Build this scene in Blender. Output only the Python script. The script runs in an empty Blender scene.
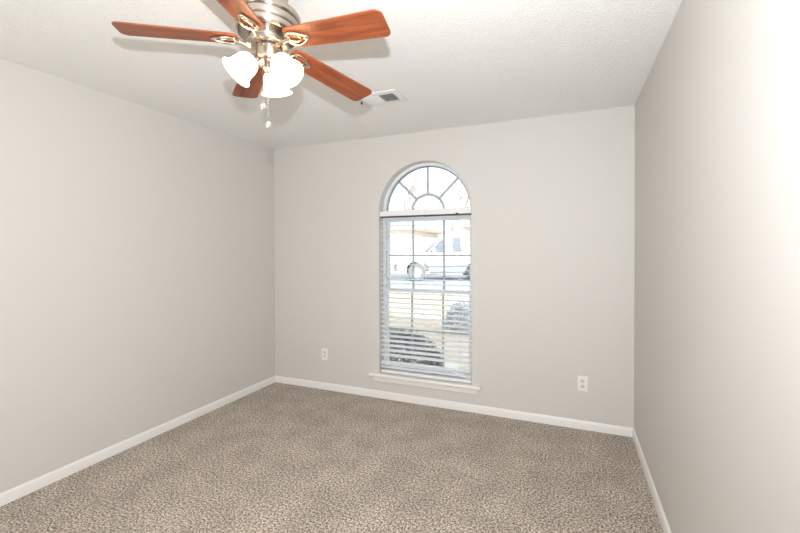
import bpy, bmesh, math, random
from math import sin, cos, pi, radians, atan2, hypot
from mathutils import Vector, Matrix

random.seed(7)
S = bpy.context.scene
COL = S.collection

# ------------------------------------------------------------------ camera
# room frame: x to the right along the window wall, y towards the window wall, z up (metres)
D, XL, XR, YF, H = 3.409, -2.863, 0.437, -1.75, 2.44
cam_data = bpy.data.cameras.new('camera')
cam = bpy.data.objects.new('camera', cam_data)
COL.objects.link(cam)
cam_data.sensor_width = 36.0
cam_data.lens = 404.7 / 800 * 36.0
cam_data.shift_y = -13.1 / 800
cam_data.clip_start = 0.02
cam_data.clip_end = 400
_yaw, _pitch, _roll = 0.3978, 0.0104, -0.0033
_f = Vector((-sin(_yaw) * cos(_pitch), cos(_yaw) * cos(_pitch), -sin(_pitch)))
_r = Vector((cos(_yaw), sin(_yaw), 0))
_u = _r.cross(_f)
_r2 = _r * cos(_roll) + _u * sin(_roll)
_u2 = -_r * sin(_roll) + _u * cos(_roll)
M = Matrix((_r2, _u2, -_f)).transposed().to_4x4()
M.translation = Vector((0, 0, 1.391))
cam.matrix_world = M
S.camera = cam

# ------------------------------------------------------------------ world, sun, lamps, exposure
S.view_settings.view_transform = 'Standard'
S.view_settings.look = 'None'
S.view_settings.gamma = 1
S.view_settings.use_curve_mapping = False
S.view_settings.exposure = 0.11

world = bpy.data.worlds.new('world')
S.world = world
world.use_nodes = True
_bg = world.node_tree.nodes['Background']
_bg.inputs[0].default_value = (0.82, 0.91, 1.0, 1)
_bg.inputs[1].default_value = 1.6


def lamp(name, kind, loc, energy, color=(1, 1, 1), target=None, **kw):
    d = bpy.data.lights.new(name, kind)
    d.energy = energy
    d.color = color
    for k, v in kw.items():
        setattr(d, k, v)
    o = bpy.data.objects.new(name, d)
    COL.objects.link(o)
    o.location = loc
    if target is not None:
        o.rotation_euler = (Vector(target) - Vector(loc)).to_track_quat('-Z', 'Y').to_euler()
    return o


lamp('sun', 'SUN', (0, 0, 10), 6.0, (1.0, 0.95, 0.88), target=(-6, 9, 4.5), angle=0.009)
# photographer's flash, just above the lens
lamp('flash', 'AREA', (0.0, 0.0, 1.62), 58.0, (0.905, 0.95, 0.985), target=(-1.55, 2.5, 2.65), shape='RECTANGLE', size=0.035, size_y=0.025)
# broad soft fill light added behind the camera to brighten the room
lamp('fill_light', 'AREA', (-1.1, -1.55, 1.05), 34.0, (1.0, 0.975, 0.945), target=(-1.2, 2.0, 1.15),
     shape='RECTANGLE', size=2.6, size_y=1.9)


# ------------------------------------------------------------------ materials
def new_mat(name):
    m = bpy.data.materials.new(name)
    m.use_nodes = True
    nt = m.node_tree
    return m, nt, nt.nodes['Principled BSDF']


def bump(nt, bsdf, scale, strength, dist=0.002, detail=3.0, kind='NOISE', coord=None):
    t = nt.nodes.new('ShaderNodeTexNoise' if kind == 'NOISE' else 'ShaderNodeTexVoronoi')
    t.inputs['Scale'].default_value = scale
    if kind == 'NOISE':
        t.inputs['Detail'].default_value = detail
    tc = nt.nodes.new('ShaderNodeTexCoord')
    nt.links.new(tc.outputs['Object'], t.inputs['Vector'])
    b = nt.nodes.new('ShaderNodeBump')
    b.inputs['Strength'].default_value = strength
    b.inputs['Distance'].default_value = dist
    nt.links.new(t.outputs[0], b.inputs['Height'])
    nt.links.new(b.outputs[0], bsdf.inputs['Normal'])
    return t, b


def plain(name, color, rough=0.5, metal=0.0, bscale=0, bstr=0.0, bdist=0.001, spec=0.5, var=0.0, vscale=3.0):
    m, nt, b = new_mat(name)
    b.inputs['Base Color'].default_value = (*color, 1)
    b.inputs['Roughness'].default_value = rough
    b.inputs['Metallic'].default_value = metal
    b.inputs['Specular IOR Level'].default_value = spec
    if bscale:
        bump(nt, b, bscale, bstr, bdist)
    if var:
        n = nt.nodes.new('ShaderNodeTexNoise')
        n.inputs['Scale'].default_value = vscale
        n.inputs['Detail'].default_value = 4
        tc = nt.nodes.new('ShaderNodeTexCoord')
        nt.links.new(tc.outputs['Object'], n.inputs['Vector'])
        r = nt.nodes.new('ShaderNodeValToRGB')
        r.color_ramp.elements[0].position = 0.3
        r.color_ramp.elements[1].position = 0.7
        r.color_ramp.elements[0].color = (*[c * (1 - var) for c in color], 1)
        r.color_ramp.elements[1].color = (*[min(1, c * (1 + var)) for c in color], 1)
        nt.links.new(n.outputs[0], r.inputs[0])
        nt.links.new(r.outputs[0], b.inputs['Base Color'])
    return m


def ramp_mat(name, stops, scale, rough=0.9, detail=4, bstr=0.0, bdist=0.01, stretch=(1, 1, 1), kind='NOISE'):
    m, nt, b = new_mat(name)
    b.inputs['Roughness'].default_value = rough
    b.inputs['Specular IOR Level'].default_value = 0.2
    tc = nt.nodes.new('ShaderNodeTexCoord')
    mp = nt.nodes.new('ShaderNodeMapping')
    mp.inputs['Scale'].default_value = stretch
    nt.links.new(tc.outputs['Object'], mp.inputs['Vector'])
    n = nt.nodes.new('ShaderNodeTexNoise')
    n.inputs['Scale'].default_value = scale
    n.inputs['Detail'].default_value = detail
    nt.links.new(mp.outputs[0], n.inputs['Vector'])
    r = nt.nodes.new('ShaderNodeValToRGB')
    els = r.color_ramp.elements
    while len(els) < len(stops):
        els.new(0.5)
    for e, (p, c) in zip(els, stops):
        e.position = p
        e.color = (*c, 1)
    nt.links.new(n.outputs[0], r.inputs[0])
    nt.links.new(r.outputs[0], b.inputs['Base Color'])
    if bstr:
        bp = nt.nodes.new('ShaderNodeBump')
        bp.inputs['Strength'].default_value = bstr
        bp.inputs['Distance'].default_value = bdist
        nt.links.new(n.outputs[0], bp.inputs['Height'])
        nt.links.new(bp.outputs[0], b.inputs['Normal'])
    return m


MT = {}
MT['wall'] = plain('wall_paint', (0.63, 0.607, 0.578), 0.55, bscale=260, bstr=0.12, bdist=0.0006, spec=0.3)
MT['ceiling'] = plain('ceiling_texture', (0.88, 0.875, 0.86), 0.9, bscale=95, bstr=0.75, bdist=0.006, spec=0.1)
MT['trim'] = plain('white_trim_paint', (0.80, 0.78, 0.755), 0.35)
MT['vinyl'] = plain('white_vinyl', (0.72, 0.76, 0.79), 0.4)
MT['muntin'] = plain('grey_muntin', (0.42, 0.46, 0.48), 0.5)
MT['bead'] = plain('dark_glazing_bead', (0.22, 0.24, 0.26), 0.5)
MT['slat'] = plain('blind_slat', (0.86, 0.88, 0.91), 0.4)
MT['rail'] = plain('blind_rail', (0.80, 0.78, 0.78), 0.4)
MT['cord'] = plain('blind_cord', (0.62, 0.62, 0.62), 0.8)
MT['dark'] = plain('dark_metal', (0.03, 0.028, 0.025), 0.5)
MT['plastic'] = plain('outlet_plastic', (0.82, 0.80, 0.76), 0.35)
MT['socket'] = plain('outlet_face', (0.66, 0.645, 0.62), 0.35)
MT['vent'] = plain('vent_enamel', (0.80, 0.81, 0.81), 0.35)
MT['duct'] = plain('duct_dark', (0.10, 0.10, 0.10), 0.8)


def nickel(name, base, rough, aniso):
    m, nt, b = new_mat(name)
    b.inputs['Base Color'].default_value = (*base, 1)
    b.inputs['Metallic'].default_value = 1
    b.inputs['Roughness'].default_value = rough
    b.inputs['Anisotropic'].default_value = aniso
    b.inputs['Anisotropic Rotation'].default_value = 0.25 if aniso else 0.0
    if aniso:
        t = nt.nodes.new('ShaderNodeTangent')
        t.direction_type = 'RADIAL'
        t.axis = 'Z'
        nt.links.new(t.outputs[0], b.inputs['Tangent'])
    return m


MT['nickel'] = nickel('brushed_nickel', (0.50, 0.455, 0.40), 0.27, 0.8)
MT['chrome'] = nickel('polished_nickel', (0.62, 0.56, 0.49), 0.16, 0)

# carpet: mottled beige and brown twisted pile
m, nt, b = new_mat('carpet_pile')
b.inputs['Roughness'].default_value = 1.0
b.inputs['Specular IOR Level'].default_value = 0.05
b.inputs['Sheen Weight'].default_value = 0.15
tc = nt.nodes.new('ShaderNodeTexCoord')
n1 = nt.nodes.new('ShaderNodeTexNoise')
n1.inputs['Scale'].default_value = 90
n1.inputs['Detail'].default_value = 4
n1.inputs['Roughness'].default_value = 0.85
n2 = nt.nodes.new('ShaderNodeTexNoise')
n2.inputs['Scale'].default_value = 4.5
n2.inputs['Detail'].default_value = 3
n3 = nt.nodes.new('ShaderNodeTexVoronoi')
n3.inputs['Scale'].default_value = 160
for n in (n1, n2, n3):
    nt.links.new(tc.outputs['Object'], n.inputs['Vector'])
r = nt.nodes.new('ShaderNodeValToRGB')
cs = [(0.39, (0.035, 0.025, 0.016)), (0.45, (0.24, 0.188, 0.14)), (0.52, (0.48, 0.40, 0.325)), (0.59, (0.88, 0.79, 0.69))]
while len(r.color_ramp.elements) < 4:
    r.color_ramp.elements.new(0.5)
for e, (p, c) in zip(r.color_ramp.elements, cs):
    e.position = p
    e.color = (*c, 1)
nt.links.new(n1.outputs[0], r.inputs[0])
mr = nt.nodes.new('ShaderNodeMapRange')
mr.inputs['From Min'].default_value = 0.35
mr.inputs['From Max'].default_value = 0.65
mr.inputs['To Min'].default_value = 0.86
mr.inputs['To Max'].default_value = 1.08
nt.links.new(n2.outputs[0], mr.inputs['Value'])
mx = nt.nodes.new('ShaderNodeMix')
mx.data_type = 'RGBA'
mx.blend_type = 'MULTIPLY'
mx.inputs[0].default_value = 1
nt.links.new(r.outputs[0], mx.inputs[6])
nt.links.new(mr.outputs[0], mx.inputs[7])
nt.links.new(mx.outputs[2], b.inputs['Base Color'])
ad = nt.nodes.new('ShaderNodeMath')
ad.operation = 'SUBTRACT'
nt.links.new(n1.outputs[0], ad.inputs[0])
nt.links.new(n3.outputs[0], ad.inputs[1])
bp = nt.nodes.new('ShaderNodeBump')
bp.inputs['Strength'].default_value = 0.7
bp.inputs['Distance'].default_value = 0.005
nt.links.new(ad.outputs[0], bp.inputs['Height'])
nt.links.new(bp.outputs[0], b.inputs['Normal'])
MT['carpet'] = m

# cherry wood of the fan blades
m, nt, b = new_mat('cherry_wood')
b.inputs['Roughness'].default_value = 0.38
tc = nt.nodes.new('ShaderNodeTexCoord')
mp = nt.nodes.new('ShaderNodeMapping')
mp.inputs['Scale'].default_value = (2.2, 26, 26)
nt.links.new(tc.outputs['Object'], mp.inputs['Vector'])
n = nt.nodes.new('ShaderNodeTexNoise')
n.inputs['Scale'].default_value = 1.6
n.inputs['Detail'].default_value = 5
n.inputs['Distortion'].default_value = 0.6
nt.links.new(mp.outputs[0], n.inputs['Vector'])
r = nt.nodes.new('ShaderNodeValToRGB')
r.color_ramp.elements[0].position = 0.3
r.color_ramp.elements[0].color = (0.13, 0.032, 0.013, 1)
r.color_ramp.elements[1].position = 0.62
r.color_ramp.elements[1].color = (0.31, 0.080, 0.027, 1)
nt.links.new(n.outputs[0], r.inputs[0])
nt.links.new(r.outputs[0], b.inputs['Base Color'])
MT['wood'] = m

# frosted glass of the lit shades
m, nt, b = new_mat('frosted_lamp_glass')
b.inputs['Base Color'].default_value = (0.95, 0.92, 0.86, 1)
b.inputs['Roughness'].default_value = 0.35
b.inputs['Emission Color'].default_value = (1.0, 0.72, 0.42, 1)
b.inputs['Emission Strength'].default_value = 6.0
tr = nt.nodes.new('ShaderNodeBsdfTranslucent')
tr.inputs[0].default_value = (0.95, 0.88, 0.76, 1)
mxs = nt.nodes.new('ShaderNodeMixShader')
mxs.inputs[0].default_value = 0.45
out = nt.nodes['Material Output']
nt.links.new(b.outputs[0], mxs.inputs[1])
nt.links.new(tr.outputs[0], mxs.inputs[2])
nt.links.new(mxs.outputs[0], out.inputs['Surface'])
MT['shade'] = m
m, nt, b = new_mat('lit_bulb')
b.inputs['Base Color'].default_value = (1, 0.9, 0.75, 1)
b.inputs['Emission Color'].default_value = (1, 0.86, 0.66, 1)
b.inputs['Emission Strength'].default_value = 3
MT['bulb'] = m

# clear panes
m, nt, b = new_mat('window_glass')
nt.nodes.remove(b)
t = nt.nodes.new('ShaderNodeBsdfTransparent')
t.inputs[0].default_value = (0.97, 0.99, 0.985, 1)
g = nt.nodes.new('ShaderNodeBsdfGlossy')
g.inputs['Roughness'].default_value = 0.02
fr = nt.nodes.new('ShaderNodeFresnel')
fr.inputs['IOR'].default_value = 1.35
mxs = nt.nodes.new('ShaderNodeMixShader')
nt.links.new(fr.outputs[0], mxs.inputs[0])
nt.links.new(t.outputs[0], mxs.inputs[1])
nt.links.new(g.outputs[0], mxs.inputs[2])
nt.links.new(mxs.outputs[0], nt.nodes['Material Output'].inputs['Surface'])
MT['glass'] = m
m, nt, b = new_mat('crystal')
b.inputs['Base Color'].default_value = (0.58, 0.60, 0.62, 1)
b.inputs['Roughness'].default_value = 0.05
b.inputs['Transmission Weight'].default_value = 0.6
b.inputs['IOR'].default_value = 1.5
MT['crystal'] = m

# outdoors
MT['lawn'] = ramp_mat('leafy_lawn', [(0.34, (0.50, 0.36, 0.25)), (0.44, (0.74, 0.62, 0.48)), (0.54, (0.66, 0.50, 0.36)), (0.64, (0.80, 0.74, 0.64))], 2.6, detail=9, bstr=0.5, bdist=0.05)
MT['asphalt'] = plain('pale_asphalt', (0.42, 0.45, 0.50), 0.9, bscale=40, bstr=0.3, var=0.1)
MT['foliage'] = ramp_mat('shrub_leaves', [(0.3, (0.22, 0.22, 0.21)), (0.7, (0.42, 0.41, 0.39))], 9, bstr=0.3)
MT['foliage2'] = ramp_mat('grey_shrub_leaves', [(0.3, (0.46, 0.50, 0.54)), (0.7, (0.66, 0.70, 0.73))], 9, bstr=0.3)
MT['bark'] = plain('pale_bark', (0.55, 0.52, 0.50), 0.9, var=0.15)
MT['carpaint'] = plain('white_car_paint', (0.85, 0.87, 0.9), 0.2)
MT['carglass'] = plain('car_glass', (0.16, 0.19, 0.24), 0.1)
MT['tyre'] = plain('tyre_rubber', (0.20, 0.21, 0.23), 0.8)
MT['rim'] = plain('wheel_rim', (0.6, 0.62, 0.65), 0.3, metal=0.6)
MT['cartrim'] = plain('car_trim', (0.18, 0.20, 0.23), 0.6)
MT['siding'] = plain('pale_siding', (0.86, 0.84, 0.80), 0.8, var=0.03)
MT['shingle'] = ramp_mat('roof_shingles', [(0.3, (0.42, 0.34, 0.30)), (0.7, (0.56, 0.47, 0.42))], 6)
MT['grey_shingle'] = ramp_mat('grey_roof_shingles', [(0.3, (0.36, 0.38, 0.42)), (0.7, (0.46, 0.48, 0.52))], 6)


def brick_mat(name, a, b2, mortar):
    m, nt, b = new_mat(name)
    tc = nt.nodes.new('ShaderNodeTexCoord')
    sp = nt.nodes.new('ShaderNodeSeparateXYZ')
    cb = nt.nodes.new('ShaderNodeCombineXYZ')
    adn = nt.nodes.new('ShaderNodeMath')
    nt.links.new(tc.outputs['Object'], sp.inputs[0])
    nt.links.new(sp.outputs[0], adn.inputs[0])
    nt.links.new(sp.outputs[1], adn.inputs[1])
    nt.links.new(adn.outputs[0], cb.inputs[0])
    nt.links.new(sp.outputs[2], cb.inputs[1])
    t = nt.nodes.new('ShaderNodeTexBrick')
    t.inputs['Color1'].default_value = (*a, 1)
    t.inputs['Color2'].default_value = (*b2, 1)
    t.inputs['Mortar'].default_value = (*mortar, 1)
    t.inputs['Scale'].default_value = 1
    t.inputs['Brick Width'].default_value = 0.22
    t.inputs['Row Height'].default_value = 0.075
    t.inputs['Mortar Size'].default_value = 0.006
    nt.links.new(cb.outputs[0], t.inputs['Vector'])
    nt.links.new(t.outputs[0], b.inputs['Base Color'])
    b.inputs['Roughness'].default_value = 0.9
    return m


MT['brick'] = brick_mat('pale_red_brick', (0.72, 0.50, 0.44), (0.80, 0.60, 0.54), (0.85, 0.80, 0.75))


# ------------------------------------------------------------------ mesh helpers
class MB:
    def __init__(self):
        self.v, self.f = [], []

    def add(self, verts, faces, mat=None):
        o = len(self.v)
        self.v += [tuple(mat @ Vector(p)) if mat is not None else tuple(p) for p in verts]
        self.f += [tuple(i + o for i in f) for f in faces]
        return self

    def box(self, x0, y0, z0, x1, y1, z1, mat=None):
        x0, x1 = sorted((x0, x1)); y0, y1 = sorted((y0, y1)); z0, z1 = sorted((z0, z1))
        p = [(x0, y0, z0), (x1, y0, z0), (x1, y1, z0), (x0, y1, z0), (x0, y0, z1), (x1, y0, z1), (x1, y1, z1), (x0, y1, z1)]
        return self.add(p, [(3, 2, 1, 0), (4, 5, 6, 7), (0, 1, 5, 4), (1, 2, 6, 5), (2, 3, 7, 6), (3, 0, 4, 7)], mat)

    def prism(self, poly, axis_a, axis_b, normal, lo, hi, mat=None):
        """poly of (a, b) extruded from lo to hi along normal"""
        A, B, N = Vector(axis_a), Vector(axis_b), Vector(normal)
        n = len(poly)
        v = [A * a + B * b + N * lo for a, b in poly] + [A * a + B * b + N * hi for a, b in poly]
        f = [tuple(range(n))[::-1], tuple(range(n, 2 * n))]
        f += [(i, (i + 1) % n, n + (i + 1) % n, n + i) for i in range(n)]
        return self.add(v, f, mat)

    def lathe(self, prof, n=40, mat=None, close=False):
        v, f = [], []
        m = len(prof)
        for i in range(n):
            a = 2 * pi * i / n
            for r, z in prof:
                v.append((r * cos(a), r * sin(a), z))
        k = m if close else m - 1
        for i in range(n):
            j = (i + 1) % n
            for q in range(k):
                p = (q + 1) % m
                f.append((i * m + q, j * m + q, j * m + p, i * m + p))
        return self.add(v, f, mat)

    def tube(self, pts, rad, n=8, closed=False, mat=None):
        P = [Vector(p) for p in pts]
        L = len(P)
        R = rad if isinstance(rad, (list, tuple)) else [rad] * L
        v, f = [], []
        prev = None
        for i, p in enumerate(P):
            a = P[(i - 1) % L] if closed or i > 0 else p
            b = P[(i + 1) % L] if closed or i < L - 1 else p
            t = (b - a).normalized()
            if prev is None:
                ref = Vector((0, 0, 1)) if abs(t.z) < 0.9 else Vector((1, 0, 0))
                u = t.cross(ref).normalized()
            else:
                u = (prev - t * prev.dot(t)).normalized()
            prev = u
            w = t.cross(u)
            for k in range(n):
                an = 2 * pi * k / n
                v.append(p + (u * cos(an) + w * sin(an)) * R[i])
        for i in range(L if closed else L - 1):
            j = (i + 1) % L
            for k in range(n):
                l = (k + 1) % n
                f.append((i * n + k, i * n + l, j * n + l, j * n + k))
        if not closed:
            f.append(tuple(range(n))[::-1])
            f.append(tuple((L - 1) * n + k for k in range(n)))
        return self.add(v, f, mat)

    def sphere(self, c, r, nu=16, nv=10, sz=1.0):
        prof = [(max(r * sin(pi * i / nv), 1e-5), -r * sz * cos(pi * i / nv)) for i in range(nv + 1)]
        return self.lathe(prof, nu, Matrix.Translation(c))

    def build(self, name, mat, parent=None, bevel=0, smooth=True, loc=None, weld=True, seg=2):
        me = bpy.data.meshes.new(name)
        me.from_pydata(self.v, [], self.f)
        bm = bmesh.new()
        bm.from_mesh(me)
        if weld:
            bmesh.ops.remove_doubles(bm, verts=bm.verts, dist=1e-5)
        bmesh.ops.recalc_face_normals(bm, faces=bm.faces)
        bm.to_mesh(me)
        bm.free()
        me.materials.append(mat)
        if smooth:
            me.shade_smooth()
            me.set_sharp_from_angle(angle=radians(35))
        o = bpy.data.objects.new(name, me)
        COL.objects.link(o)
        if loc is not None:
            o.location = loc
        if parent is not None:
            o.parent = parent
        if bevel:
            b = o.modifiers.new('bevel', 'BEVEL')
            b.width = bevel
            b.segments = seg
            b.limit_method = 'ANGLE'
            b.angle_limit = radians(40)
        return o


def tag(o, label=None, cat=None, group=None, kind=None):
    for k, v in (('label', label), ('category', cat), ('group', group), ('kind', kind)):
        if v:
            o[k] = v
    return o


def empty(name, loc=(0, 0, 0), rot=(0, 0, 0)):
    o = bpy.data.objects.new(name, None)
    o.empty_display_size = 0.1
    COL.objects.link(o)
    o.location = loc
    o.rotation_euler = rot
    return o


# ------------------------------------------------------------------ room shell
T = 0.20                      # outer wall thickness at the window
WX, WR = -1.209, 0.436        # window centre and half width
WS, WB = 1.742, 0.225         # springing of the arch and bottom of the opening

floor = MB().box(XL - .1, YF - .1, -0.12, XR + .1, D + .05, 0).build('floor', MT['carpet'], smooth=False)
tag(floor, 'beige and brown speckled cut pile carpet', kind='structure')
ceil = MB().box(XL - .1, YF - .1, H, XR + .1, D + T, H + .15).build('ceiling', MT['ceiling'], smooth=False)
tag(ceil, 'white knockdown textured ceiling', kind='structure')
tag(MB().box(XL - .12, YF - .1, -.12, XL, D + T, H).build('wall_left', MT['wall'], smooth=False), 'plain greige wall at the left', kind='structure')
tag(MB().box(XR, YF - .1, -.12, XR + .12, D + T, H).build('wall_right', MT['wall'], smooth=False), 'plain greige wall at the right', kind='structure')
tag(MB().box(XL, YF - .12, -.12, XR, YF, H).build('wall_front', MT['wall'], smooth=False), 'wall behind the camera', kind='structure')

# window wall with an arched opening
wb = MB()
NA = 80
arc = [(WX + WR * cos(pi * i / NA), WS + WR * sin(pi * i / NA)) for i in range(NA + 1)]   # right to left
for y in (D, D + T):
    def q(pts):
        wb.add([(x, y, z) for x, z in pts], [tuple(range(len(pts)))])
    q([(XL, -.12), (WX - WR, -.12), (WX - WR, WB), (WX - WR, WS), (WX - WR, H), (XL, H)])
    q([(WX + WR, -.12), (XR, -.12), (XR, H), (WX + WR, H), (WX + WR, WS), (WX + WR, WB)])
    q([(WX - WR, -.12), (WX + WR, -.12), (WX + WR, WB), (WX - WR, WB)])
    for i in range(NA):
        (xa, za), (xb, zb) = arc[i], arc[i + 1]
        q([(xa, za), (xa, H), (xb, H), (xb, zb)])
outline = [(WX + WR, WB)] + arc + [(WX - WR, WB)]
n = len(outline)
wb.add([(x, D, z) for x, z in outline] + [(x, D + T, z) for x, z in outline],
       [(i, (i + 1) % n, n + (i + 1) % n, n + i) for i in range(n)])
wb.add([(XL, D, -.12), (XR, D, -.12), (XR, D + T, -.12), (XL, D + T, -.12)], [(0, 1, 2, 3)])
wall_back = wb.build('wall_back', MT['wall'], smooth=False)
tag(wall_back, 'greige wall with the arched window opening', kind='structure')

# baseboards: eased top edge
BH, BT = 0.066, 0.013
prof = [(0, -0.02), (BT, -0.02), (BT, BH - .016), (BT * .75, BH - .007), (BT * .35, BH), (0, BH)]
o = MB().prism(prof, (0, -1, 0), (0, 0, 1), (1, 0, 0), XL, XR).build('baseboard_back', MT['trim'])
o.location.y = D
tag(o, 'white baseboard under the window wall', kind='structure')
o = MB().prism(prof, (1, 0, 0), (0, 0, 1), (0, 1, 0), YF, D - BT * .5).build('baseboard_left', MT['trim'])
o.location.x = XL
tag(o, 'white baseboard along the left wall', kind='structure')
o = MB().prism(prof, (-1, 0, 0), (0, 0, 1), (0, 1, 0), YF, D - BT * .5).build('baseboard_right', MT['trim'])
o.location.x = XR
tag(o, 'white baseboard along the right wall', kind='structure')

# ------------------------------------------------------------------ window
FY = D + 0.092              # inner face of the vinyl frame
GY = D + 0.135              # glass
win = empty('window_1', (WX, FY, WB))
tag(win, 'tall window with an arched fanlight and white vinyl frame', kind='structure')


def L(o):                   # parts are modelled in room coordinates, hung on the window's empty
    o.matrix_parent_inverse = Matrix.Translation((-WX, -FY, -WB))
    return o


FW = 0.026                  # frame width seen inside the opening
SZ = 1.668                  # top of the upper sash glass
fb = MB()
inner = [(WX + (WR - FW) * cos(pi * i / NA), WS + (WR - FW) * sin(pi * i / NA)) for i in range(NA + 1)]
outer = [(WX + (WR + .0) * cos(pi * i / NA), WS + (WR + .0) * sin(pi * i / NA)) for i in range(NA + 1)]
for i in range(NA):
    a0, a1, b0, b1 = outer[i], outer[i + 1], inner[i], inner[i + 1]
    v = [(p[0], y, p[1]) for y in (FY, FY + .075) for p in (a0, a1, b1, b0)]
    fb.add(v, [(0, 1, 2, 3), (7, 6, 5, 4), (3, 2, 6, 7), (1, 0, 4, 5)])
for s in (-1, 1):
    fb.box(WX + s * (WR - FW), FY, WB, WX + s * WR, FY + .075, WS)
fb.box(WX - WR + FW, FY, SZ + .005, WX + WR - FW, FY + .075, WS + .012)      # mullion between arch and sashes
fb.box(WX - WR + FW, FY, WB, WX + WR - FW, FY + .075, WB + .035)
L(fb.build('window_frame', MT['vinyl'], win))
# thin dark glazing bead around the arch
gb = MB().tube([(WX + (WR - FW - .004) * cos(pi * i / NA), GY - .008, WS + (WR - FW - .004) * sin(pi * i / NA)) for i in range(NA + 1)], .007, 6)
L(gb.build('glazing_bead', MT['bead'], win))


def sash(z0, z1, y, name):
    s = MB()
    xa, xb = WX - WR + FW, WX + WR - FW
    w = .018
    s.box(xa, y - .015, z0, xa + w, y + .02, z1)
    s.box(xb - w, y - .015, z0, xb, y + .02, z1)
    s.box(xa + w, y - .015, z0, xb - w, y + .02, z0 + .034)
    s.box(xa + w, y - .015, z1 - .02, xb - w, y + .02, z1)
    o = L(s.build(name, MT['vinyl'], win))
    g = MB()
    for k in (-1, 1):
        g.box(WX + k * .150 - .009, y - .004, z0 + .034, WX + k * .150 + .009, y + .008, z1 - .02)
    zc = (z0 + z1) / 2 + .005
    for x0, x1 in ((xa + w, WX - .159), (WX - .141, WX + .141), (WX + .159, xb - w)):
        g.box(x0, y - .004, zc - .009, x1, y + .008, zc + .009)
    mo = g.build('muntin_grid', MT['muntin'], o)
    p = MB().box(xa + w, y + .001, z0 + .034, xb - w, y + .003, z1 - .02).build('glass_pane', MT['glass'], o)
    return o


sash(0.985, SZ + .005, GY + .012, 'upper_sash')
sash(WB + .035, 1.01, GY - .022, 'lower_sash')
# fanlight muntins
mg = MB()
cz = WS + .012
mg.tube([(WX + .152 * cos(pi * i / 24), GY, cz + .140 * sin(pi * i / 24)) for i in range(25)], .0105, 8)
for a in (45, 90, 135):
    a = radians(a)
    mg.tube([(WX + .152 * cos(a), GY, cz + .140 * sin(a)), (WX + (WR - FW) * cos(a), GY, WS + (WR - FW) * sin(a))], .0105, 8)
L(mg.build('fanlight_muntins', MT['muntin'], win))
gl = MB()
pts = [(WX + (WR - FW) * cos(pi * i / NA), WS + (WR - FW) * sin(pi * i / NA)) for i in range(NA + 1)]
gl.prism([(a, b) for a, b in pts], (1, 0, 0), (0, 0, 1), (0, 1, 0), GY + .002, GY + .004)
L(gl.build('fanlight_pane', MT['glass'], win))

# stool and apron under the window
st = MB()
st.box(WX - WR, D - .001, WB - .002, WX + WR, FY, WB + .006)
st.prism([(-.034, .201), (-.038, .207), (-.038, .221), (-.033, .231), (0, .231), (0, .201)], (0, 1, 0), (0, 0, 1), (1, 0, 0), WX - .532, WX + .517,
         Matrix.Translation((0, D, 0)))
o = st.build('trim_1', MT['trim'], bevel=.002)
tag(o, 'white window stool with rounded nose', kind='structure')
o = MB().prism([(-.015, .158), (-.016, .163), (-.016, .201), (0, .201), (0, .155)], (0, 1, 0), (0, 0, 1), (1, 0, 0), WX - .497, WX + .486,
               Matrix.Translation((0, D, 0))).build('trim_2', MT['trim'], bevel=.002)
tag(o, 'white apron moulding below the window stool', kind='structure')

# ------------------------------------------------------------------ blind
BY = D + .040
blind = empty('window_blind', (WX, BY, 0.26))
tag(blind, 'white horizontal slat blind with open slats hung inside the arched window', 'blind')


def LB(o):
    o.matrix_parent_inverse = Matrix.Translation((-WX, -BY, -.26))
    return o


bx0, bx1 = WX - WR + .003, WX + WR - .003
LB(MB().box(bx0, BY - .034, 1.696, bx1, BY + .024, 1.744).build('headrail', MT['rail'], blind, bevel=.003))
LB(MB().box(bx0 + .004, BY - .030, 1.686, bx1 - .004, BY + .020, 1.696).build('headrail_channel', MT['dark'], blind))
LB(MB().box(bx1 - .135, BY - .037, 1.694, bx1 - .112, BY - .033, 1.704).build('cord_lock', MT['dark'], blind, bevel=.001))
sb = MB()
pitch = 0.0447
zs = []
z = 1.655
while z > 0.385:
    zs.append(z)
    z -= pitch


def slat(zc, tilt, dz=None, jit=0.0):
    """gently crowned slat; dz(x) lets it sag"""
    nx = 24
    v, f = [], []
    rows = [(-.025, -.0018), (-.0125, .0003), (0, .001), (.0125, .0003), (.025, -.0018)]
    ring = rows + [(a, b - .0028) for a, b in rows[::-1]]
    for i in range(nx + 1):
        x = bx0 + .006 + (bx1 - bx0 - .012) * i / nx
        off = dz(x) if dz else 0
        for a, b in ring:
            v.append((x, BY + a * cos(tilt) - b * sin(tilt), zc + off + a * sin(tilt) + b * cos(tilt)))
    m = len(ring)
    for i in range(nx):
        for k in range(m):
            l = (k + 1) % m
            f.append((i * m + k, i * m + l, (i + 1) * m + l, (i + 1) * m + k))
    f.append(tuple(range(m)))
    f.append(tuple(nx * m + k for k in range(m))[::-1])
    return v, f


for z in zs:
    sb.add(*slat(z, radians(2 + 10 * (1 - (z - .385) / 1.27) ** 2.2) + random.uniform(-.012, .012)))
sb.add(*slat(0.337, radians(9)))
sb.add(*slat(0.290, radians(6)))
LB(sb.build('slats', MT['slat'], blind))
xk = bx1 - .17
bs = MB()
bs.add(*slat(0.322, radians(16), dz=lambda x: -.058 * max(0, (x - xk) / .17) ** 1.1))
LB(bs.build('bent_slat', MT['slat'], blind))
LB(MB().box(bx0 + .003, BY - .026, .236, bx1 - .003, BY + .026, .262).build('bottom_rail', MT['rail'], blind, bevel=.004))
for k, x in enumerate((WX - .325, WX + .0, WX + .325)):
    c = MB()
    for dy in (-.0275, .0275):
        c.tube([(x, BY + dy, 1.69), (x, BY + dy, .262)], .0009, 5)
    LB(c.build('ladder_cord', MT['cord'], blind))

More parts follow.
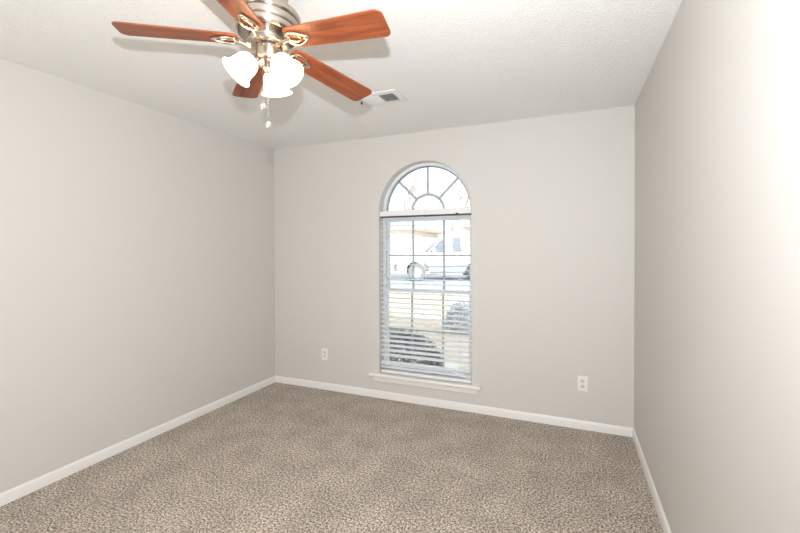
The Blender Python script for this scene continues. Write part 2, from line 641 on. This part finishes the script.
# ------------------------------------------------------------------ outlets
def outlet(x, z, label):
    o = empty('wall_outlet', (x, D, z))
    tag(o, label, 'outlet', 'wall outlets on the window wall')
    MB().box(-.036, -.007, -.058, .036, 0, .058).build('cover_plate', MT['plastic'], o, bevel=.003)
    for s in (-1, 1):
        pts = [(.0165 * cos(a), max(-.0135, min(.0135, .0165 * sin(a)))) for a in [2 * pi * i / 24 for i in range(24)]]
        r = MB().prism([(px, pz + s * .0195) for px, pz in pts], (1, 0, 0), (0, 0, 1), (0, 1, 0), -.0095, -.007).build('socket', MT['socket'], o)
        sl = MB()
        sl.box(-.0075, -.0100, s * .0195 - .001, -.0055, -.0095, s * .0195 + .008)
        sl.box(.0055, -.0100, s * .0195 - .001, .0075, -.0095, s * .0195 + .0065)
        sl.box(-.002, -.0100, s * .0195 - .0105, .002, -.0095, s * .0195 - .0065)
        sl.build('socket_slots', MT['dark'], r)
    MB().lathe([(0.0001, -.0012), (.003, -.001), (.0034, 0)], 12, Matrix.Rotation(radians(90), 4, 'X') @ Matrix.Rotation(pi, 4, 'Y')).build(
        'cover_screw', MT['plastic'], o, loc=(0, -.007, 0))
    return o


outlet(-2.245, 0.351, 'white duplex wall outlet left of the window')
outlet(0.090, 0.352, 'white duplex wall outlet right of the window near the corner')

# ------------------------------------------------------------------ ceiling vent
vx0, vx1, vy0, vy1 = -1.375, -1.050, 2.435, 2.665
vent = empty('ceiling_vent', ((vx0 + vx1) / 2, (vy0 + vy1) / 2, H))
tag(vent, 'white metal air register set in the ceiling beyond the fan', 'vent')
hx, hy = (vx1 - vx0) / 2, (vy1 - vy0) / 2
fr = MB()
bdr = .046
for a in ((-hx, -hy, hx, -hy + bdr), (-hx, hy - bdr, hx, hy), (-hx, -hy + bdr, -hx + bdr, hy - bdr), (hx - bdr, -hy + bdr, hx, hy - bdr)):
    fr.box(a[0], a[1], -.008, a[2], a[3], -.001)
fr.box(-.002, -hy + bdr, -.008, .010, hy - bdr, -.001)
fr.build('register_frame', MT['vent'], vent, bevel=.002)
MB().box(-hx + .02, -hy + .02, -.0012, hx - .02, hy - .02, -.0002).build('duct_opening', MT['duct'], vent)
l1 = MB()
k = 0
x = -hx + bdr + .004
while x < -.006:
    l1.box(-.009, -hy + bdr, -.0008, .009, hy - bdr, .0008, Matrix.Translation((x, 0, -.007)) @ Matrix.Rotation(radians(-38), 4, 'Y'))
    x += .0125
l1.build('left_louvres', MT['vent'], vent, weld=False)
l2 = MB()
x = .018
while x < hx - bdr - .002:
    l2.box(-.0085, -hy + bdr, -.0008, .0085, hy - bdr, .0008, Matrix.Translation((x, 0, -.0075)) @ Matrix.Rotation(radians(50), 4, 'Y'))
    x += .0145
l2.build('right_louvres', MT['vent'], vent, weld=False)
MB().box(-hx + .012, -.012, -.024, -hx + .018, .004, -.008).build('damper_lever', MT['dark'], vent)

# ------------------------------------------------------------------ ceiling fan
FC = Vector((-1.138, 1.313, 2.2))
up = Vector((0.027, 0.067, 1)).normalized()
q = Vector((0, 0, 1)).rotation_difference(up)
top = FC + up * ((H - FC.z) / up.z)
fan = empty('ceiling_fan', top)
fan.rotation_mode = 'QUATERNION'
fan.rotation_quaternion = q
tag(fan, 'brushed nickel hugger ceiling fan with five cherry wood blades and three lit glass shades', 'ceiling fan')
ZB = -(H - FC.z) / up.z          # blade plane in fan coordinates, about -0.241
NI, CH = MT['nickel'], MT['chrome']
KO = Matrix.Translation((_r.x * .012, _r.y * .012, -.002))      # the light kit hangs a little off the motor axis
RO = Matrix.Translation((_r.x * .006, _r.y * .006, 0))
MB().lathe([(.0001, .012), (.078, .012), (.080, -.045), (.088, -.062), (.115, -.082), (.133, -.092), (.138, -.100), (.138, -.116), (.134, -.121),
            (.129, -.122), (.129, -.126), (.133, -.128), (.134, -.146), (.131, -.152), (.126, -.153), (.126, -.157), (.129, -.159), (.129, -.172),
            (.125, -.181), (.117, -.186), (.074, -.184), (.074, -.187), (.074, -.208), (.072, -.211), (.0001, -.211)], 72, Matrix.Diagonal((.94, .94, 1, 1))).build(
    'motor_housing', NI, fan)
MB().lathe([(.0001, -.207), (.066, -.207), (.066, -.218), (.0001, -.218)], 56, RO).build('flywheel', MT['dark'], fan)
MB().lathe([(.0001, -.2155), (.080, -.2155), (.083, -.2185), (.083, -.2255), (.080, -.2285), (.064, -.2305), (.0001, -.2305)], 56, RO).build('mounting_ring', NI, fan)
MB().lathe([(.0001, -.229), (.051, -.229), (.051, -.238)], 48, KO).build('neck_band', MT['dark'], fan)
MB().lathe([(.0001, -.235), (.053, -.235), (.054, -.239), (.054, -.277), (.050, -.285), (.040, -.288), (.0001, -.288)], 48, KO).build('switch_housing', NI, fan)

# blade outline, x radial, y tangential
def blade_outline():
    r0, r1, w0, w1 = .108, .545, .052, .064
    pts = []
    for cx, cy, rad, a0, a1 in ((r0 + .030, -w0 + .028, .029, 270, 180), (r0 + .030, w0 - .028, .029, 180, 90)):
        pts += [(cx + rad * cos(radians(a0 + (a1 - a0) * i / 6)), cy + rad * sin(radians(a0 + (a1 - a0) * i / 6))) for i in range(7)]
    for cx, cy, rad, a0, a1 in ((r1 - .030, w1 - .028, .028, 90, 5), (r1 - .024, -w1 + .028, .028, -5, -90)):
        pts += [(cx + rad * cos(radians(a0 + (a1 - a0) * i / 6)), cy + rad * sin(radians(a0 + (a1 - a0) * i / 6))) for i in range(7)]
    return pts


def iron_mesh():
    m = MB()
    zt = -.0065
    # open leaf-shaped loop lying under the blade root
    loop = []
    for i in range(36):
        t = 2 * pi * i / 36
        x = .158 + .047 * cos(t)
        y = .030 * sin(t) * (1 - .45 * cos(t)) ** 1.0
        loop.append((x, y, zt - .002))
    m.tube(loop, .0058, 8, closed=True)
    curl = [(.118, 0.0, zt - .002), (.135, .010, zt - .003), (.155, .014, zt - .003), (.172, .008, zt - .003), (.176, -.003, zt - .003), (.166, -.008, zt - .003)]
    m.tube(curl, [.005, .005, .0045, .004, .0035, .002], 8)
    m.tube([(.203, 0, zt - .001), (.214, 0, zt - .001)], [.006, .0015], 8)
    m.tube([(.060, 0, -.020), (.078, 0, -.019), (.096, 0, -.013), (.116, 0, zt - .002)], [.013, .011, .008, .0065], 10)
    for x, y in ((.128, 0.018), (.128, -.018), (.196, 0)):
        m.lathe([(.0001, zt - .009), (.005, zt - .0085), (.0065, zt - .006), (.0065, zt)], 12, Matrix.Translation((x, y, 0)))
    return m


bo = MB().prism(blade_outline(), (1, 0, 0), (0, 1, 0), (0, 0, 1), -.003, .003)
b0 = bo.build('fan_blade', MT['wood'], fan, bevel=.0015)
i0 = iron_mesh().build('blade_bracket', CH, b0)
bn = [(b0, i0)]
for k in range(1, 5):
    b = b0.copy(); COL.objects.link(b)
    i = i0.copy(); COL.objects.link(i); i.parent = b
    bn.append((b, i))
for k, (b, i) in enumerate(bn):
    a = -.027 + k * 2 * pi / 5
    b.location = (0, 0, ZB + .037)
    b.rotation_euler = (Matrix.Rotation(a, 4, 'Z') @ Matrix.Rotation(.069, 4, 'Y') @ Matrix.Rotation(-.172, 4, 'X')).to_euler()

# light kit
MB().lathe([(.0001, -.287), (.037, -.287), (.042, -.292), (.042, -.300), (.030, -.309), (.018, -.316), (.014, -.326), (.007, -.333), (.0001, -.335)], 36, KO).build(
    'light_fitter', CH, fan)
shade_prof = [(.022, 0), (.030, -.004), (.038, -.012), (.0435, -.023), (.0465, -.036), (.048, -.050), (.049, -.062), (.051, -.072), (.055, -.081), (.061, -.088), (.065, -.091)]
full = shade_prof + [(r - .003, z + .0005) for r, z in shade_prof[::-1]]
sh_me = None
for k, az in enumerate((-2.252, -2.252 - 2 * pi / 3, -2.252 - 4 * pi / 3)):
    R = KO @ Matrix.Rotation(az, 4, 'Z')
    tilt = radians(38)
    neck = Vector((.062, 0, -.291))
    ax = Vector((sin(tilt), 0, -cos(tilt)))
    arm = MB()
    arm.tube([R @ Vector((.020, 0, -.296)), R @ Vector((.034, 0, -.290)), R @ Vector(neck - ax * .006)], [.008, .008, .009], 10)
    ao = arm.build('lamp_arm', CH, fan)
    Msh = Matrix.Translation(R @ neck) @ Matrix.Rotation(az, 4, 'Z') @ Matrix.Rotation(-tilt, 4, 'Y')
    cup = MB().lathe([(.0001, .010), (.018, .008), (.024, .002), (.026, -.006), (.023, -.007)], 28, Msh).build('shade_holder', CH, ao)
    if sh_me is None:
        so = MB().lathe(full, 44, None, close=True).build('lamp_shade', MT['shade'], fan)
        sh_me = so.data
    else:
        so = bpy.data.objects.new('lamp_shade', sh_me)
        COL.objects.link(so)
        so.parent = fan
    so.matrix_local = Msh
    bb = MB().sphere((0, 0, -.045), .021, 16, 10, 1.25).build('light_bulb', MT['bulb'], so)
    ld = bpy.data.lights.new('bulb_light', 'POINT')
    ld.energy = 1.3
    ld.color = (1.0, 0.78, 0.55)
    ld.shadow_soft_size = .022
    lo = bpy.data.objects.new('bulb_light', ld)
    COL.objects.link(lo)
    lo.parent = so
    lo.location = (0, 0, -.078)

# pull chains: fine bead chain with a clear faceted ball
vr, vd = Vector((cos(_yaw), sin(_yaw), 0)), Vector((-.655, .756, 0))
for off, zend, lean in ((vr * -.014 - vd * .012, 1.969, 0), (vr * .006 - vd * .045, 1.886, 0)):
    p0 = Vector((FC.x, FC.y, 0)) + off
    ptop = 2.143 if off.length > .03 else 2.13
    c = MB()
    zz = ptop
    while zz > zend + .012:
        c.sphere((p0.x, p0.y, zz), .0010, 6, 4)
        zz -= .0036
    c.tube([(p0.x, p0.y, ptop), (p0.x, p0.y, zend + .01)], .0010, 6)
    co = c.build('pull_chain', CH, fan, weld=False)
    inv = (Matrix.Translation(top) @ q.to_matrix().to_4x4()).inverted()
    co.matrix_parent_inverse = inv
    ball = MB().sphere((p0.x, p0.y, zend), .0125, 10, 7)
    bo_ = ball.build('chain_ball', MT['crystal'], co, smooth=False)

# ------------------------------------------------------------------ outdoors
GZ = -0.12
g = MB()
nx, ny = 40, 60
X0, X1, Y0, Y1 = -60, 30, D + T, 90
random.seed(3)
for j in range(ny + 1):
    for i in range(nx + 1):
        x = X0 + (X1 - X0) * i / nx
        y = Y0 + (Y1 - Y0) * (j / ny) ** 1.6
        z = GZ + min(1, max(0, (y - 6) / 8)) * .22 + (random.uniform(-.02, .02) if y > 4.5 else 0)
        g.v.append((x, y, z))
for j in range(ny):
    for i in range(nx):
        a = j * (nx + 1) + i
        g.f.append((a, a + 1, a + nx + 2, a + nx + 1))
o = g.build('ground', MT['lawn'])
tag(o, 'leaf strewn front lawn outside the window', kind='structure')
o = MB().box(-60, 12.6, .0, 30, 19.5, .135).build('road', MT['asphalt'], smooth=False)
tag(o, 'pale street in front of the house', kind='structure')
RZ = .135


# white pickup parked in the street, x forward in its own frame
def make_car():
    c = empty('pickup_truck')
    tag(c, 'white pickup truck parked in the street outside the window', 'truck')
    Wd = .88
    body = [(-2.25, .42), (-2.28, 1.08), (-.66, 1.10), (.80, 1.10), (1.75, 1.02), (1.98, .90), (2.02, .45), (1.72, .40), (1.62, .62), (1.42, .78),
            (1.02, .78), (.82, .62), (.74, .36), (-.68, .36), (-.78, .62), (-.98, .78), (-1.38, .78), (-1.58, .62), (-1.66, .40)]
    MB().prism(body, (1, 0, 0), (0, 0, 1), (0, 1, 0), -Wd, Wd).build('body', MT['carpaint'], c, bevel=.05)
    cab = MB()
    lo = [(-.66, -.84), (.84, -.84), (.84, .84), (-.66, .84)]
    hi = [(-.58, -.72), (.12, -.72), (.12, .72), (-.58, .72)]
    cab.add([(x, y, 1.08) for x, y in lo] + [(x, y, 1.80) for x, y in hi], [(0, 1, 2, 3), (4, 5, 6, 7), (0, 1, 5, 4), (1, 2, 6, 5), (2, 3, 7, 6), (3, 0, 4, 7)])
    cab.build('cabin', MT['carpaint'], c, bevel=.04)
    MB().box(-2.20, -.80, 1.085, -.70, .80, 1.112).build('bed_cover', MT['cartrim'], c, bevel=.01)
    for s in (-1, 1):
        for name, pts in (('front_side_window', [(.10, 1.13), (.74, 1.13), (.15, 1.74), (.10, 1.74)]),
                          ('rear_side_window', [(-.54, 1.13), (-.18, 1.13), (-.18, 1.73), (-.52, 1.73)])):
            v = []
            for x, z in pts:
                t = (z - 1.08) / .72
                y = .84 + (.72 - .84) * t
                v.append((x, s * (y + .006), z))
            v2 = [(x, y - s * .03, z) for x, y, z in v]
            MB().add(v + v2, [(0, 1, 2, 3), (4, 5, 6, 7), (0, 1, 5, 4), (1, 2, 6, 5), (2, 3, 7, 6), (3, 0, 4, 7)]).build(name, MT['carglass'], c)
        MB().box(.50, s * .86, 1.12, .64, s * 1.02, 1.30).build('side_mirror', MT['carpaint'], c, bevel=.03)
        MB().box(-.66, s * .84, .30, .72, s * .92, .38).build('running_board', MT['cartrim'], c, bevel=.01)
        MB().box(-.76, s * .875, .52, .80, s * .895, .60).build('side_moulding', MT['cartrim'], c)
        MB().box(1.93, s * .55, .72, 2.02, s * .80, .90).build('headlight', MT['rim'], c, bevel=.02)
    MB().add([(.79, -.74, 1.14), (.79, .74, 1.14), (.18, .66, 1.74), (.18, -.66, 1.74), (.82, -.74, 1.14), (.82, .74, 1.14), (.21, .66, 1.74), (.21, -.66, 1.74)],
             [(0, 1, 2, 3), (4, 5, 6, 7), (0, 1, 5, 4), (1, 2, 6, 5), (2, 3, 7, 6), (3, 0, 4, 7)]).build('windscreen', MT['carglass'], c)
    MB().box(1.98, -.86, .40, 2.12, .86, .58).build('front_bumper', MT['cartrim'], c, bevel=.03)
    MB().box(-2.40, -.86, .40, -2.25, .86, .58).build('rear_bumper', MT['cartrim'], c, bevel=.03)
    w0 = None
    for x in (1.22, -1.18):
        for s in (-1, 1):
            if w0 is None:
                w0 = MB().lathe([(.20, -.11), (.31, -.11), (.35, -.08), (.35, .08), (.31, .11), (.20, .11)], 32, Matrix.Rotation(pi / 2, 4, 'X'), close=True).build('wheel', MT['tyre'], c)
                r0 = MB()
                r0.lathe([(.0001, .09), (.06, .10), (.08, .07), (.19, .08), (.205, .105), (.205, -.105), (.19, -.08), (.0001, -.07)], 32, Matrix.Rotation(pi / 2, 4, 'X'))
                r0 = r0.build('rim', MT['rim'], w0)
                wo = w0
            else:
                wo = w0.copy(); COL.objects.link(wo)
                ro = r0.copy(); COL.objects.link(ro); ro.parent = wo
            wo.location = (x, s * .78, .35)
            wo.rotation_euler = (0, 0, pi if s > 0 else 0)
    return c


car = make_car()
car.location = (-4.78, 16.2, RZ)
car.rotation_euler = (0, 0, pi + radians(24))


def house(name, loc, rz, w, d, h, rh, wallm, roofm, label, windows, over=.5):
    hs = empty(name, loc, (0, 0, rz))
    tag(hs, label, 'house')
    MB().box(-w / 2, -d / 2, -.3, w / 2, d / 2, h).build('house_walls', wallm, hs, smooth=False)
    a, b = w / 2 + over, d / 2 + over
    ins = min(a, b)
    rl = max(a - ins, .01)
    v = [(-a, -b, h), (a, -b, h), (a, b, h), (-a, b, h), (-rl, 0, h + rh), (rl, 0, h + rh), (-a, -b, h - .15), (a, -b, h - .15), (a, b, h - .15), (-a, b, h - .15)]
    MB().add(v, [(0, 1, 5, 4), (1, 2, 5), (2, 3, 4, 5), (3, 0, 4), (9, 8, 7, 6), (0, 1, 7, 6), (1, 2, 8, 7), (2, 3, 9, 8), (3, 0, 6, 9)]).build('house_roof', roofm, hs, smooth=False)
    for x, z, ww, hh in windows:
        f = MB()
        f.box(x - ww / 2 - .07, -d / 2 - .05, z - hh / 2 - .07, x + ww / 2 + .07, -d / 2, z + hh / 2 + .07).build('house_window', MT['vinyl'], hs)
        MB().box(x - ww / 2, -d / 2 - .07, z - hh / 2, x + ww / 2, -d / 2 - .05, z + hh / 2).build('window_pane', MT['carglass'], hs)
    return hs


house('neighbour_house', (-18.1, 34.5, .1), 0, 12, 8, 2.95, 1.0, MT['siding'], MT['shingle'],
      'pale house with a tan shingle roof across the street at far left of the view', [(-2.5, 1.4, 1.2, 1.3)])
house('brick_house', (-2.3, 39.0, .1), 0, 12, 9, 3.3, 1.0, MT['brick'], MT['grey_shingle'],
      'pale red brick house across the street behind the pickup truck', [(-3.0, 1.6, 1.2, 1.4), (1.5, 1.6, 1.2, 1.4)])


# bushes: clusters of small leaf blades around a woody core
def bush(name, loc, rx, ry, rz, n, leaf, mat, label, seed):
    rnd = random.Random(seed)
    bsh = empty(name, loc)
    tag(bsh, label, 'shrub')
    lv = MB()
    for _ in range(n):
        u, v = rnd.uniform(0, 2 * pi), rnd.uniform(-.15, 1)
        rr = rnd.uniform(.55, 1.0) ** .5
        s = math.sqrt(max(0, 1 - v * v))
        p = Vector((rx * rr * s * cos(u), ry * rr * s * sin(u), rz * (.15 + .85 * rr * max(v, 0)) + rz * .1 * rnd.random()))
        R = Matrix.Rotation(rnd.uniform(0, 6.28), 4, 'Z') @ Matrix.Rotation(rnd.uniform(-1.1, 1.1), 4, 'X') @ Matrix.Rotation(rnd.uniform(-1, 1), 4, 'Y')
        l = leaf * rnd.uniform(.7, 1.3)
        lv.add([(0, -l, 0), (l * .45, 0, l * .12), (0, l, 0), (-l * .45, 0, l * .12)], [(0, 1, 2), (0, 2, 3)], Matrix.Translation(p) @ R)
    lv.build('foliage', mat, bsh, smooth=False, weld=False)
    stx = MB()
    for _ in range(9):
        a = rnd.uniform(0, 2 * pi)
        e = Vector((rx * .7 * cos(a), ry * .7 * sin(a), rz * rnd.uniform(.5, .85)))
        stx.tube([(e.x * .1, e.y * .1, -.05), (e.x * .5, e.y * .5, e.z * .55), e], [.012, .008, .003], 5)
    stx.build('stems', MT['bark'], bsh, weld=False)
    return bsh


bush('evergreen_shrub', (-1.98, 4.55, GZ), .62, .45, .50, 6500, .024, MT['foliage'], 'dark low shrub just outside the bottom left of the window', 1)
bush('grey_shrub', (-1.72, 7.2, GZ + .02), .42, .42, .54, 2600, .03, MT['foliage2'], 'grey green rounded shrub on the lawn behind the right of the window', 2)


def tree(loc, height, seed, label):
    rnd = random.Random(seed)
    t = empty('bare_tree', loc)
    tag(t, label, 'tree', 'bare trees behind the houses')
    tr_ = MB()

    def grow(p, d, l, r, depth):
        mid = p + d * l * .5 + Vector((rnd.uniform(-1, 1), rnd.uniform(-1, 1), 0)) * l * .05
        e = p + d * l
        tr_.tube([p, mid, e], [r, r * .85, r * .68], 6 if depth < 3 else 4)
        if depth >= 6:
            return
        for _ in range(3 if depth < 4 else 2):
            nd = (d + Vector((rnd.uniform(-1, 1), rnd.uniform(-1, 1), rnd.uniform(-.25, .6))) * .75).normalized()
            grow(e, nd, l * rnd.uniform(.62, .82), r * .62, depth + 1)
    grow(Vector((0, 0, -.2)), Vector((0, 0, 1)), height * .27, height * .022, 0)
    tr_.build('trunk_and_branches', MT['bark'], t, weld=False)
    return t


tree((-13.0, 47, .1), 13, 11, 'taller pale bare tree behind the tan roofed house')
tree((-17.5, 44, .1), 12, 5, 'pale bare tree at the left edge of the window view')
